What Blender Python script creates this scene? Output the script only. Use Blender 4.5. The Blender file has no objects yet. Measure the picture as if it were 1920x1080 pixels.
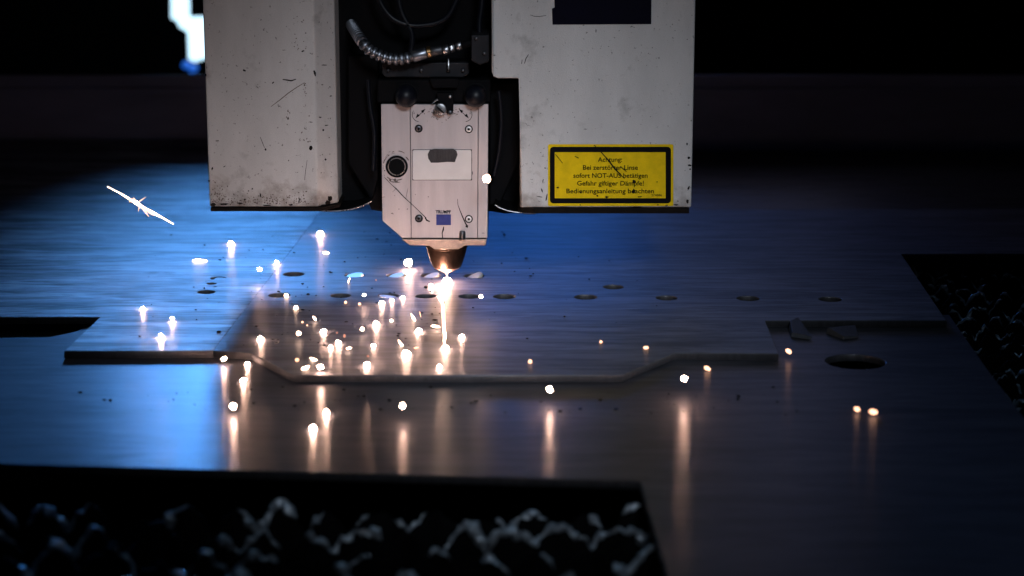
import bpy, bmesh, math, random
from mathutils import Vector, Matrix, noise

random.seed(7)
sc = bpy.context.scene
R = math.radians

# ------------------------------------------------------------------ camera
F, TILT, H = 3700.0, R(12.5), 0.42          # focal length in photo pixels, downward tilt, height above the sheet
cam_data = bpy.data.cameras.new("camera")
cam_data.sensor_width = 36.0
cam_data.lens = F / 1920.0 * 36.0
cam_data.clip_start = 0.05
cam_data.clip_end = 60.0
cam_data.dof.use_dof = True
cam_data.dof.focus_distance = 1.88
cam_data.dof.aperture_fstop = 4.8
cam = bpy.data.objects.new("camera", cam_data)
cam.location = (0, 0, H)
cam.rotation_euler = (math.pi / 2 - TILT, 0, 0)
sc.collection.objects.link(cam)
sc.camera = cam

# ------------------------------------------------------------------ world and lamps
world = bpy.data.worlds.new("World")
sc.world = world
world.use_nodes = True
bg = world.node_tree.nodes["Background"]
bg.inputs[0].default_value = (0.02, 0.05, 0.12, 1)
bg.inputs[1].default_value = 0.012


def lamp(name, kind, loc, target, energy, color, **kw):
    d = bpy.data.lights.new(name, kind)
    d.energy = energy
    d.color = color
    for k, v in kw.items():
        setattr(d, k, v)
    o = bpy.data.objects.new(name, d)
    o.location = loc
    o.rotation_euler = (Vector(target) - Vector(loc)).to_track_quat('-Z', 'Y').to_euler()
    sc.collection.objects.link(o)
    return o


# blue light of the left window; rear and right lamps are added, unseen fills
WIN_L = (-0.59, 4.1, 0.73)
lamp("window_light_left", 'SPOT', WIN_L, (-0.30, 1.79, 0), 210.0, (0.1, 0.38, 1.0),
     spot_size=R(8.4), spot_blend=1.0, shadow_soft_size=0.2)
lamp("rear_blue_fill", 'SPOT', (0.02, 4.3, 0.5), (0.05, 1.85, 0), 19.0, (0.03, 0.24, 1.0),
     spot_size=R(27), spot_blend=1.0, shadow_soft_size=0.25)
lamp("right_fill", 'AREA', (0.4, 4.4, 0.85), (0.3, 1.6, 0), 0.68, (0.52, 0.5, 0.8),
     shape='RECTANGLE', size=0.7, size_y=0.9)
# workshop lamp on the operator's side; added overhead fill for slats and beam
lamp("workshop_lamp", 'SPOT', (0.25, 0.05, 0.95), (-0.05, 1.88, -0.005), 116.0, (0.82, 0.9, 1.0),
     spot_size=R(18.5), spot_blend=1.0, shadow_soft_size=0.22)
lamp("overhead_fill", 'SPOT', (0.35, 0.95, 1.5), (0.14, 1.4, 0), 6.0, (0.42, 0.7, 1.0), spot_size=R(48), spot_blend=1.0, shadow_soft_size=0.1)

sc.view_settings.view_transform = 'Standard'
sc.view_settings.look = 'None'
sc.view_settings.exposure = 0.0
sc.view_settings.gamma = 1.0
sc.view_settings.use_curve_mapping = False
sc.cycles.use_denoising = True
sc.cycles.sample_clamp_indirect = 6.0
sc.cycles.max_bounces = 8
sc.cycles.caustics_reflective = True

# ------------------------------------------------------------------ photo pixel -> place
CT, ST = math.cos(TILT), math.sin(TILT)


def ray(px, py):
    a, b = (px - 960.0) / F, (540.0 - py) / F
    return Vector((a, CT + b * ST, -ST + b * CT))


def G(px, py, z=0.0):
    """point on the horizontal plane z"""
    d = ray(px, py)
    t = (z - H) / d.z
    return Vector((d.x * t, d.y * t, z))


def V(px, py, Y):
    """point on the vertical plane at distance Y"""
    d = ray(px, py)
    t = Y / d.y
    return Vector((d.x * t, Y, H + d.z * t))


def VX(px, py, Y):
    return V(px, py, Y).x


def VZ(py, Y):
    return V(960, py, Y).z


# ------------------------------------------------------------------ materials
def mat_new(name):
    m = bpy.data.materials.new(name)
    m.use_nodes = True
    nt = m.node_tree
    return m, nt, nt.nodes["Principled BSDF"]


def pbr(name, col, rough=0.5, metal=0.0, spec=0.5, var=0.0, vscale=60.0, bump=0.0, bscale=200.0, stretch=(1, 1, 1),
        emit=None, estr=0.0, rvar=0.0, coat=0.0):
    m, nt, b = mat_new(name)
    b.inputs["Base Color"].default_value = (*col, 1)
    b.inputs["Roughness"].default_value = rough
    b.inputs["Metallic"].default_value = metal
    b.inputs["Specular IOR Level"].default_value = spec
    b.inputs["Coat Weight"].default_value = coat
    if emit:
        b.inputs["Emission Color"].default_value = (*emit, 1)
        b.inputs["Emission Strength"].default_value = estr
    if var or bump or rvar:
        tc = nt.nodes.new("ShaderNodeNewGeometry")
        mp = nt.nodes.new("ShaderNodeMapping")
        mp.inputs["Scale"].default_value = stretch
        nt.links.new(tc.outputs["Position"], mp.inputs["Vector"])
    if var or rvar:
        n = nt.nodes.new("ShaderNodeTexNoise")
        n.inputs["Scale"].default_value = vscale
        n.inputs["Detail"].default_value = 6
        n.inputs["Roughness"].default_value = 0.65
        nt.links.new(mp.outputs[0], n.inputs["Vector"])
        if var:
            r = nt.nodes.new("ShaderNodeMapRange")
            r.inputs[1].default_value = 0.3
            r.inputs[2].default_value = 0.7
            r.inputs[3].default_value = 1 - var
            r.inputs[4].default_value = 1 + var * 0.6
            nt.links.new(n.outputs[0], r.inputs[0])
            mx = nt.nodes.new("ShaderNodeVectorMath")
            mx.operation = 'SCALE'
            mx.inputs[0].default_value = col
            nt.links.new(r.outputs[0], mx.inputs["Scale"])
            nt.links.new(mx.outputs[0], b.inputs["Base Color"])
        if rvar:
            r2 = nt.nodes.new("ShaderNodeMapRange")
            r2.inputs[1].default_value = 0.3
            r2.inputs[2].default_value = 0.7
            r2.inputs[3].default_value = max(0.02, rough - rvar)
            r2.inputs[4].default_value = rough + rvar
            nt.links.new(n.outputs[0], r2.inputs[0])
            nt.links.new(r2.outputs[0], b.inputs["Roughness"])
    if bump:
        n2 = nt.nodes.new("ShaderNodeTexNoise")
        n2.inputs["Scale"].default_value = bscale
        n2.inputs["Detail"].default_value = 5
        nt.links.new(mp.outputs[0], n2.inputs["Vector"])
        bp = nt.nodes.new("ShaderNodeBump")
        bp.inputs["Strength"].default_value = bump
        bp.inputs["Distance"].default_value = 0.001
        nt.links.new(n2.outputs[0], bp.inputs["Height"])
        nt.links.new(bp.outputs[0], b.inputs["Normal"])
    return m


def sheet_mat(name, col, r0, r1, metal, streak=0.25, bump=0.25, dust=0.6):
    """rolled steel: streaks along the rolling direction, long wipe marks, fine scratches"""
    m, nt, b = mat_new(name)
    L = nt.links
    g = nt.nodes.new("ShaderNodeNewGeometry")

    def nz(scale, vec, det=5, rough=0.6, dist=0.0):
        mp = nt.nodes.new("ShaderNodeMapping")
        mp.inputs["Scale"].default_value = vec
        mp.inputs["Rotation"].default_value = (0, 0, R(random.uniform(-4, 4)))
        L.new(g.outputs["Position"], mp.inputs[0])
        n = nt.nodes.new("ShaderNodeTexNoise")
        n.inputs["Scale"].default_value = scale
        n.inputs["Detail"].default_value = det
        n.inputs["Roughness"].default_value = rough
        n.inputs["Distortion"].default_value = dist
        L.new(mp.outputs[0], n.inputs["Vector"])
        return n.outputs[0]

    wipe = nz(5.0, (1.1, 5.5, 1), 7, 0.62, 0.8)
    fine = nz(60.0, (1.0, 14.0, 1), 4, 0.6)
    grain = nz(900.0, (1.0, 2.5, 1), 2, 0.5)
    smear = nz(11.0, (0.9, 7.0, 1), 6, 0.62, 1.2)
    lines = nz(26.0, (0.35, 16.0, 1), 3, 0.7, 0.5)
    lr = nt.nodes.new("ShaderNodeMapRange")
    lr.inputs[1].default_value, lr.inputs[2].default_value = 0.62, 0.72
    lr.inputs[3].default_value, lr.inputs[4].default_value = 0.0, 0.22
    L.new(lines, lr.inputs[0])
    a = nt.nodes.new("ShaderNodeMapRange")
    a.inputs[1].default_value, a.inputs[2].default_value = 0.35, 0.68
    a.inputs[3].default_value, a.inputs[4].default_value = r0, r1
    L.new(wipe, a.inputs[0])
    ad = nt.nodes.new("ShaderNodeMath")
    ad.operation = 'MULTIPLY_ADD'
    ad.inputs[1].default_value = 0.10
    L.new(fine, ad.inputs[0])
    L.new(a.outputs[0], ad.inputs[2])
    sub = nt.nodes.new("ShaderNodeMath")
    sub.operation = 'SUBTRACT'
    sub.inputs[1].default_value = 0.05
    L.new(ad.outputs[0], sub.inputs[0])
    ad2 = nt.nodes.new("ShaderNodeMath")
    ad2.operation = 'ADD'
    L.new(sub.outputs[0], ad2.inputs[0])
    L.new(lr.outputs[0], ad2.inputs[1])
    L.new(ad2.outputs[0], b.inputs["Roughness"])
    cr = nt.nodes.new("ShaderNodeMapRange")
    cr.inputs[1].default_value, cr.inputs[2].default_value = 0.35, 0.65
    cr.inputs[3].default_value, cr.inputs[4].default_value = 1 - streak, 1 + streak
    mixn = nt.nodes.new("ShaderNodeMath")
    mixn.operation = 'MULTIPLY_ADD'
    mixn.inputs[1].default_value = 0.4
    L.new(fine, mixn.inputs[0])
    half = nt.nodes.new("ShaderNodeMath")
    half.operation = 'MULTIPLY'
    half.inputs[1].default_value = 0.6
    L.new(wipe, half.inputs[0])
    L.new(half.outputs[0], mixn.inputs[2])
    mx2 = nt.nodes.new("ShaderNodeMath")
    mx2.operation = 'MULTIPLY_ADD'
    mx2.inputs[1].default_value = 1.0
    off = nt.nodes.new("ShaderNodeMath")
    off.operation = 'SUBTRACT'
    off.inputs[1].default_value = 0.5
    L.new(smear, off.inputs[0])
    L.new(off.outputs[0], mx2.inputs[0])
    L.new(mixn.outputs[0], mx2.inputs[2])
    L.new(mx2.outputs[0], cr.inputs[0])
    sv = nt.nodes.new("ShaderNodeVectorMath")
    sv.operation = 'SCALE'
    sv.inputs[0].default_value = col
    L.new(cr.outputs[0], sv.inputs["Scale"])
    L.new(sv.outputs[0], b.inputs["Base Color"])
    b.inputs["Metallic"].default_value = metal
    bp = nt.nodes.new("ShaderNodeBump")
    bp.inputs["Strength"].default_value = bump
    bp.inputs["Distance"].default_value = 0.0004
    sm = nt.nodes.new("ShaderNodeMath")
    sm.operation = 'ADD'
    L.new(grain, sm.inputs[0])
    L.new(fine, sm.inputs[1])
    sm2 = nt.nodes.new("ShaderNodeMath")
    sm2.operation = 'MULTIPLY_ADD'
    sm2.inputs[1].default_value = 1.6
    L.new(smear, sm2.inputs[0])
    L.new(sm.outputs[0], sm2.inputs[2])
    L.new(sm2.outputs[0], bp.inputs["Height"])
    L.new(bp.outputs[0], b.inputs["Normal"])
    # second, much rougher lobe: oil film and fine dust on the metal
    b2 = nt.nodes.new("ShaderNodeBsdfPrincipled")
    L.new(sv.outputs[0], b2.inputs["Base Color"])
    b2.inputs["Metallic"].default_value = 0.93
    b2.inputs["Roughness"].default_value = 0.68
    L.new(bp.outputs[0], b2.inputs["Normal"])
    ms = nt.nodes.new("ShaderNodeMixShader")
    ms.inputs[0].default_value = dust
    L.new(b.outputs[0], ms.inputs[1])
    L.new(b2.outputs[0], ms.inputs[2])
    L.new(ms.outputs[0], nt.nodes["Material Output"].inputs["Surface"])
    return m


def paint_mat(name, col):
    """off-white machine paint: mottled, small chips, oily grime clinging to some areas"""
    m, nt, b = mat_new(name)
    L = nt.links
    g = nt.nodes.new("ShaderNodeNewGeometry")

    def nz(scale, det=5, vec=(1, 1, 1)):
        mp = nt.nodes.new("ShaderNodeMapping")
        mp.inputs["Scale"].default_value = vec
        L.new(g.outputs["Position"], mp.inputs[0])
        n = nt.nodes.new("ShaderNodeTexNoise")
        n.inputs["Scale"].default_value = scale
        n.inputs["Detail"].default_value = det
        n.inputs["Roughness"].default_value = 0.65
        L.new(mp.outputs[0], n.inputs["Vector"])
        return n.outputs[0]

    def mrange(src, a, b_, c, d):
        r = nt.nodes.new("ShaderNodeMapRange")
        r.inputs[1].default_value, r.inputs[2].default_value = a, b_
        r.inputs[3].default_value, r.inputs[4].default_value = c, d
        L.new(src, r.inputs[0])
        return r.outputs[0]

    def math_(op, x, y):
        n = nt.nodes.new("ShaderNodeMath")
        n.operation = op
        for i, v in enumerate((x, y)):
            if isinstance(v, (int, float)):
                n.inputs[i].default_value = v
            else:
                L.new(v, n.inputs[i])
        return n.outputs[0]

    mott = mrange(nz(22, 6, (1, 1, 0.35)), 0.3, 0.7, 0.86, 1.05)
    grain = mrange(nz(1400, 2), 0.3, 0.7, 0.9, 1.08)
    specks = mrange(nz(300, 2), 0.69, 0.72, 1.0, 0.35)
    smudge = mrange(nz(34, 7), 0.57, 0.74, 1.0, 0.62)
    k = math_('MULTIPLY', math_('MULTIPLY', mott, grain), math_('MULTIPLY', specks, smudge))
    # oily brown soot splashed up from the cutting, thickest along the bottom edge
    sep = nt.nodes.new("ShaderNodeSeparateXYZ")
    L.new(g.outputs["Position"], sep.inputs[0])
    low = mrange(sep.outputs["Z"], 0.082, 0.135, 0.34, 0.0)
    soot = mrange(math_('ADD', nz(45, 8), low), 0.68, 0.98, 0.0, 0.8)
    mixc = nt.nodes.new("ShaderNodeMix")
    mixc.data_type = 'RGBA'
    mixc.inputs[6].default_value = (*col, 1)
    mixc.inputs[7].default_value = (0.13, 0.085, 0.06, 1)
    L.new(soot, mixc.inputs[0])
    sv = nt.nodes.new("ShaderNodeVectorMath")
    sv.operation = 'SCALE'
    L.new(mixc.outputs[2], sv.inputs[0])
    L.new(k, sv.inputs["Scale"])
    L.new(sv.outputs[0], b.inputs["Base Color"])
    b.inputs["Roughness"].default_value = 0.55
    b.inputs["Specular IOR Level"].default_value = 0.3
    bp = nt.nodes.new("ShaderNodeBump")
    bp.inputs["Strength"].default_value = 0.25
    bp.inputs["Distance"].default_value = 0.0006
    L.new(nz(700, 3), bp.inputs["Height"])
    L.new(bp.outputs[0], b.inputs["Normal"])
    return m


M = {}
M['paint'] = paint_mat("machine_paint", (0.6, 0.6, 0.6))
M['alu'] = pbr("anodised_aluminium", (0.58, 0.52, 0.53), 0.48, 0.25, var=0.12, vscale=35, bump=0.2, bscale=900,
               stretch=(3, 1, 0.25))
M['alu_light'] = pbr("label_aluminium", (0.74, 0.72, 0.72), 0.4, 0.25, var=0.08, vscale=50, bump=0.1, bscale=900)
M['black'] = pbr("black_metal", (0.003, 0.003, 0.004), 0.7, 0.0, 0.08, var=0.3, vscale=40)
M['gloss_black'] = pbr("black_plastic", (0.003, 0.004, 0.008), 0.42, 0.0, 0.3, rvar=0.06, vscale=80)
M['grime'] = pbr("burnt_grime", (0.009, 0.007, 0.006), 0.8, 0.0, 0.1, var=0.5, vscale=150, bump=0.6, bscale=600)
M['soot'] = pbr("soot_smudge", (0.13, 0.1, 0.085), 0.8, 0.0, 0.1, var=0.4, vscale=200)
M['steel'] = pbr("bare_steel", (0.5, 0.5, 0.52), 0.3, 1.0, rvar=0.1, vscale=120)
M['dark_steel'] = pbr("dark_steel", (0.1, 0.1, 0.11), 0.42, 0.9, rvar=0.12, vscale=60)
M['copper'] = pbr("heat_stained_copper", (0.09, 0.056, 0.042), 0.55, 0.9, var=0.45, vscale=70, rvar=0.12, bump=0.25,
                  bscale=400)
M['copper_tip'] = pbr("bright_copper", (0.85, 0.6, 0.48), 0.4, 0.8, var=0.15, vscale=200)
M['flange'] = pbr("scorched_flange", (0.5, 0.38, 0.32), 0.42, 0.6, var=0.35, vscale=60, bump=0.2, bscale=500)
M['yellow'] = pbr("yellow_sticker", (0.82, 0.57, 0.002), 0.55, 0.0, 0.15, var=0.16, vscale=90, bump=0.1, bscale=500)
M['ink'] = pbr("black_print", (0.003, 0.003, 0.004), 0.7, 0.0, 0.1, var=0.2, vscale=90)
M['text_ink'] = pbr("worn_black_print", (0.012, 0.01, 0.004), 0.7, 0.0, 0.1, var=0.6, vscale=260)
M['blue_print'] = pbr("blue_print", (0.03, 0.045, 0.22), 0.5, 0.0, 0.3, var=0.15, vscale=200)
M['dark_label'] = pbr("navy_label", (0.002, 0.002, 0.01), 0.7, 0.0, 0.08, var=0.2, vscale=60)
M['worn'] = pbr("worn_dark_patch", (0.05, 0.045, 0.048), 0.6, 0.1, 0.3, var=0.5, vscale=220, stretch=(2, 1, 0.4))
M['brass'] = pbr("brass", (0.7, 0.42, 0.2), 0.3, 1.0, rvar=0.08, vscale=90)
M['hose'] = pbr("hose_steel", (0.3, 0.32, 0.37), 0.4, 1.0, rvar=0.1, vscale=90)
M['sheet_lit_side'] = sheet_mat("scuffed_lit_side_sheet", (0.27, 0.27, 0.28), 0.17, 0.34, 0.93, 0.75, 0.45, 0.85)  # paler copy of the sheet metal paints the lit side of a shadow edge
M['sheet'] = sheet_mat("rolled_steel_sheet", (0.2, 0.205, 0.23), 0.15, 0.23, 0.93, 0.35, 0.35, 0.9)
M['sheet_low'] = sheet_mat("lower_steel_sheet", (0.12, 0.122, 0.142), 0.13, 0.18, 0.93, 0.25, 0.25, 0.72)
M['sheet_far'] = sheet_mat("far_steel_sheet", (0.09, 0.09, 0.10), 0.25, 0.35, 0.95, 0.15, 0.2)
M['cut_edge'] = pbr("oxidised_cut_edge", (0.085, 0.085, 0.095), 0.5, 0.6, var=0.3, vscale=90, bump=0.4, bscale=500, stretch=(3, 3, 0.4))
M['cut_disc'] = pbr("bright_cut_steel", (0.85, 0.84, 0.82), 0.42, 0.5, var=0.1, vscale=150)
M['slag'] = pbr("slag_crust", (0.004, 0.004, 0.005), 0.85, 0.0, 0.1, var=0.5, vscale=120, bump=0.9, bscale=350)
M['slag_lit_ridge'] = pbr("slag_lit_ridge", (0.55, 0.62, 0.7), 0.42, 0.6, var=0.6, vscale=60, bump=0.9, bscale=300)  # pale crest over near-black slat: light caught on the tips put in colour
M['floor'] = pbr("oily_floor", (0.006, 0.006, 0.007), 0.8, 0.0, 0.2, var=0.3, vscale=8)
M['wall'] = pbr("dark_wall", (0.004, 0.004, 0.006), 0.8, 0.0, 0.2, var=0.3, vscale=3)
M['beam'] = pbr("grey_beam_paint", (0.22, 0.27, 0.45), 0.45, 0.1, 0.4, var=0.3, vscale=6, stretch=(0.5, 1, 2))
M['window'] = pbr("lit_window", (0.5, 0.6, 0.7), 0.5, emit=(0.55, 0.83, 1.0), estr=2.0)
M['blue_lamp'] = pbr("blue_glow", (0.02, 0.08, 0.3), 0.4, emit=(0.02, 0.16, 0.8), estr=0.7)


def spark_mat(name, col, s):
    m, nt, b = mat_new(name)
    b.inputs["Base Color"].default_value = (0.1, 0.05, 0.03, 1)
    b.inputs["Emission Color"].default_value = (*col, 1)
    b.inputs["Emission Strength"].default_value = s
    # hotter heart, cooler patches
    n = nt.nodes.new("ShaderNodeTexNoise")
    n.inputs["Scale"].default_value = 400
    g = nt.nodes.new("ShaderNodeNewGeometry")
    nt.links.new(g.outputs["Position"], n.inputs["Vector"])
    r = nt.nodes.new("ShaderNodeMapRange")
    r.inputs[3].default_value, r.inputs[4].default_value = s * 0.6, s * 1.4
    nt.links.new(n.outputs[0], r.inputs[0])
    nt.links.new(r.outputs[0], b.inputs["Emission Strength"])
    return m


M['hot'] = spark_mat("white_hot", (1.0, 0.58, 0.42), 170)
M['warm'] = spark_mat("hot", (1.0, 0.62, 0.42), 26)
M['cool'] = spark_mat("orange_hot", (1.0, 0.5, 0.3), 3.2)
M['dim'] = spark_mat("red_hot", (1.0, 0.4, 0.25), 0.9)

# ------------------------------------------------------------------ object helpers
W = {}          # world origin of every object


def put(o, parent=None, loc=Vector((0, 0, 0))):
    sc.collection.objects.link(o)
    o.location = loc
    W[o.name] = Vector(loc)
    if parent:
        o.parent = parent
        o.matrix_parent_inverse = Matrix.Translation(-W[parent.name])
    return o


def tag(o, label=None, cat=None, group=None, kind=None):
    for k, v in (("label", label), ("category", cat), ("group", group), ("kind", kind)):
        if v:
            o[k] = v
    return o


def empty(name, loc, label, cat, group=None):
    o = bpy.data.objects.new(name, None)
    o.empty_display_size = 0.02
    put(o, None, loc)
    return tag(o, label, cat, group)


def mesh_from(name, bm, mat, parent=None, smooth=False, bevel=0.0, segs=2, center=None, angle=35, edge=None):
    me = bpy.data.meshes.new(name)
    bmesh.ops.recalc_face_normals(bm, faces=bm.faces)
    if edge:
        for f in bm.faces:
            f.material_index = 1 if abs(f.normal.z) < 0.3 else 0
    if center is None:
        lo = Vector([min(v.co[i] for v in bm.verts) for i in range(3)])
        hi = Vector([max(v.co[i] for v in bm.verts) for i in range(3)])
        center = (lo + hi) / 2
    bmesh.ops.translate(bm, verts=bm.verts, vec=-center)
    if smooth:
        for f in bm.faces:
            f.smooth = True
        for e in bm.edges:
            if len(e.link_faces) == 2 and e.calc_face_angle(0) > R(50):
                e.smooth = False
    bm.to_mesh(me)
    bm.free()
    me.materials.append(mat)
    if edge:
        me.materials.append(edge)
    o = bpy.data.objects.new(name, me)
    put(o, parent, center)
    if bevel:
        md = o.modifiers.new("bevel", 'BEVEL')
        md.width = bevel
        md.segments = segs
        md.limit_method = 'ANGLE'
        md.angle_limit = R(angle)
        for p in me.polygons:
            p.use_smooth = True
        md.harden_normals = True
    return o


def prism(bm, pts, axis, a, b):
    """closed polygon pts extruded along an axis from a to b"""
    def mk(p, t):
        return {'y': (p[0], t, p[1]), 'z': (p[0], p[1], t), 'x': (t, p[0], p[1])}[axis]
    v0 = [bm.verts.new(mk(p, a)) for p in pts]
    v1 = [bm.verts.new(mk(p, b)) for p in pts]
    bm.faces.new(v0)
    bm.faces.new(list(reversed(v1)))
    n = len(pts)
    for i in range(n):
        bm.faces.new((v0[i], v1[i], v1[(i + 1) % n], v0[(i + 1) % n]))
    return bm


def prism_obj(name, pts, axis, a, b, mat, parent=None, bevel=0.0, segs=2):
    return mesh_from(name, prism(bmesh.new(), pts, axis, a, b), mat, parent, bevel=bevel, segs=segs)


def px_poly(pix, Y):
    return [(V(x, y, Y).x, V(x, y, Y).z) for x, y in pix]


def lathe(name, c, prof, mat, parent=None, axis='z', segs=40):
    bm = bmesh.new()
    rings = []
    for r, t in prof:
        ring = []
        for i in range(segs):
            a = 2 * math.pi * i / segs
            u, w = r * math.cos(a), r * math.sin(a)
            p = {'z': (u, w, t), 'y': (u, t, w), 'x': (t, u, w)}[axis]
            ring.append(bm.verts.new(Vector(p) + Vector(c)))
        rings.append(ring)
    for k in range(len(rings) - 1):
        for i in range(segs):
            j = (i + 1) % segs
            bm.faces.new((rings[k][i], rings[k][j], rings[k + 1][j], rings[k + 1][i]))
    bm.faces.new(rings[0])
    bm.faces.new(list(reversed(rings[-1])))
    return mesh_from(name, bm, mat, parent, smooth=True)


def tube_bm(bm, pts, radii, segs=8):
    pts = [Vector(p) for p in pts]
    rings = []
    for i, p in enumerate(pts):
        d = (pts[min(i + 1, len(pts) - 1)] - pts[max(i - 1, 0)]).normalized()
        up = Vector((0, 1, 0)) if abs(d.y) < 0.9 else Vector((0, 0, 1))
        s = d.cross(up).normalized()
        t = s.cross(d)
        r = radii[i] if isinstance(radii, (list, tuple)) else radii
        rings.append([bm.verts.new(p + s * r * math.cos(2 * math.pi * k / segs) + t * r * math.sin(2 * math.pi * k / segs))
                      for k in range(segs)])
    for a, b in zip(rings, rings[1:]):
        for k in range(segs):
            bm.faces.new((a[k], a[(k + 1) % segs], b[(k + 1) % segs], b[k]))
    bm.faces.new(rings[0])
    bm.faces.new(list(reversed(rings[-1])))
    return bm


def plate(name, outline, holes, top, thick, mat, plane='xy', bevel=0.0007):
    """flat sheet with real holes: outline and holes are lists of 2D points"""
    cu = bpy.data.curves.new(name, 'CURVE')
    cu.dimensions = '2D'
    cu.fill_mode = 'BOTH'
    cu.extrude = thick / 2 - bevel
    cu.bevel_depth = bevel
    cu.bevel_resolution = 1
    cu.offset = -bevel
    for poly in [outline] + holes:
        s = cu.splines.new('POLY')
        s.points.add(len(poly) - 1)
        for p, q in zip(s.points, poly):
            p.co = (q[0], q[1], 0, 1)
        s.use_cyclic_u = True
    tmp = bpy.data.objects.new(name, cu)
    sc.collection.objects.link(tmp)
    dg = bpy.context.evaluated_depsgraph_get()
    me = bpy.data.meshes.new_from_object(tmp.evaluated_get(dg))
    bpy.data.objects.remove(tmp)
    bpy.data.curves.remove(cu)
    bm = bmesh.new()
    bm.from_mesh(me)
    bpy.data.meshes.remove(me)
    bmesh.ops.remove_doubles(bm, verts=bm.verts, dist=1e-6)
    for v in bm.verts:
        x, y, z = v.co
        v.co = (x, y, top - thick / 2 + z) if plane == 'xy' else (x, top + thick / 2 - z, y)
    return bm


def circle(c, r, n=40, rx=None):
    return [(c[0] + (rx or r) * math.cos(2 * math.pi * i / n), c[1] + r * math.sin(2 * math.pi * i / n)) for i in range(n)]


def text_obj(name, body, cx, cz, w, h, y, mat, parent, bold=0.0):
    cu = bpy.data.curves.new(name, 'FONT')
    cu.body = body
    cu.size = 1.0
    cu.resolution_u = 3
    cu.offset = bold
    tmp = bpy.data.objects.new(name, cu)
    sc.collection.objects.link(tmp)
    dg = bpy.context.evaluated_depsgraph_get()
    me = bpy.data.meshes.new_from_object(tmp.evaluated_get(dg))
    bpy.data.objects.remove(tmp)
    bpy.data.curves.remove(cu)
    bm = bmesh.new()
    bm.from_mesh(me)
    bpy.data.meshes.remove(me)
    x0, x1 = min(v.co.x for v in bm.verts), max(v.co.x for v in bm.verts)
    sx, sz = w / (x1 - x0), h / 0.73          # h is the height of a capital letter
    for v in bm.verts:
        v.co = (cx - w / 2 + (v.co.x - x0) * sx, y, cz - h / 2 + v.co.y * sz)
    ext = bmesh.ops.extrude_face_region(bm, geom=bm.faces[:])
    bmesh.ops.translate(bm, verts=[g for g in ext['geom'] if isinstance(g, bmesh.types.BMVert)], vec=(0, 0.0002, 0))
    return mesh_from(name, bm, mat, parent)


def xy(*pix, z=0.0):
    return [tuple(G(a, b, z)[:2]) for a, b in pix]


# ================================================================== SETTING
T = 0.0065                     # sheet thickness
ZL = -T - 0.0003               # top of the lower sheet

bm = prism(bmesh.new(), [(-6, -0.5), (6, -0.5), (6, 8), (-6, 8)], 'z', -0.34, -0.32)
tag(mesh_from("floor", bm, M['floor']), kind='structure')
bm = prism(bmesh.new(), [(-6, 4.9), (6, 4.9), (6, 5.0), (-6, 5.0)], 'z', -0.32, 2.6)
tag(mesh_from("wall", bm, M['wall']), kind='structure')

# ------------------------------------------------------------------ steel sheets
seamA, seamB = (552, 462), (400, 657.5)          # one upper sheet split in two along a shadow edge


def hole(px, py, wpx, z=0.0, n=36):
    c = G(px, py, z)
    dep = c.y * CT + (H - z) * ST
    return circle(c, wpx / 2 * dep / F, n)


upper_right_holes = []
for hx, hy, hw in [(551, 514, 39), (665, 515.5, 38), (743, 516, 37), (808, 516.5, 38), (889, 517, 39),
                   (524, 553.5, 41), (639, 554, 38), (728, 554, 40), (798, 555, 39), (880, 555.5, 40), (946, 556, 42),
                   (1098, 557, 42), (1150, 538, 38), (1250, 558.5, 40), (1403, 559.5, 42), (1557, 561, 43)]:
    upper_right_holes.append(hole(hx, hy, hw))
left_holes = [hole(397, 532, 18), hole(403, 538, 6), hole(387, 548, 32)]
# crescent-shaped cut
c = G(409, 522)
k = 15 * c.y / F
cres = [(c.x + k * math.cos(a), c.y + k * math.sin(a)) for a in [R(d) for d in range(0, 235, 12)]]
cres += [(c.x + 0.15 * k + 0.62 * k * math.cos(a), c.y - 0.12 * k + 0.62 * k * math.sin(a)) for a in
         [R(d) for d in range(222, 12, -14)]]
left_holes.append(cres)

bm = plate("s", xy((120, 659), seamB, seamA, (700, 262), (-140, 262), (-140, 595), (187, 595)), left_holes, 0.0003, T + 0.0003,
           M['sheet_lit_side'])
tag(mesh_from("steel_sheet", bm, M['sheet_lit_side'], edge=M['cut_edge']),
    "scuffed steel sheet, coloured paler as the lit side of a shadow edge, with a crescent cut and three small round holes", "steel sheet")
bm = plate("s", xy((392, 657.0), (470, 661), (550, 703), (1165, 703), (1265, 661), (1460, 663), (1435, 601), (1775, 601),
                   (1690, 476), (2100, 476), (2100, 391), (596, 395), (seamA[0] - 8, seamA[1])),
           upper_right_holes, 0.0, T, M['sheet'])
tag(mesh_from("steel_sheet", bm, M['sheet'], edge=M['cut_edge']),
    "steel sheet under the nozzle with two rows of round holes and a stepped front edge", "steel sheet")

big = hole(1604, 678, 112, ZL)
tail = xy((1540, 680), (1556, 673), (1580, 671), z=ZL)
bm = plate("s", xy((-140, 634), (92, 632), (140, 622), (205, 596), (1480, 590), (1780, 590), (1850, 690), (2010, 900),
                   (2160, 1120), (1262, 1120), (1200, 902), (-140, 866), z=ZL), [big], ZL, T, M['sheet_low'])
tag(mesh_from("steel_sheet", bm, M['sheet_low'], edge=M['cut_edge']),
    "smooth lower steel sheet with one large hole and a cut-away corner over slats", "steel sheet")

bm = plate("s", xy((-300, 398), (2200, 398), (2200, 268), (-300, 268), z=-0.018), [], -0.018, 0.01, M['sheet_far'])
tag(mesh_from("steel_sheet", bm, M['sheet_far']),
    "dark plain steel sheet behind the cutting head, in front of the grey cross beam", "steel sheet")

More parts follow.
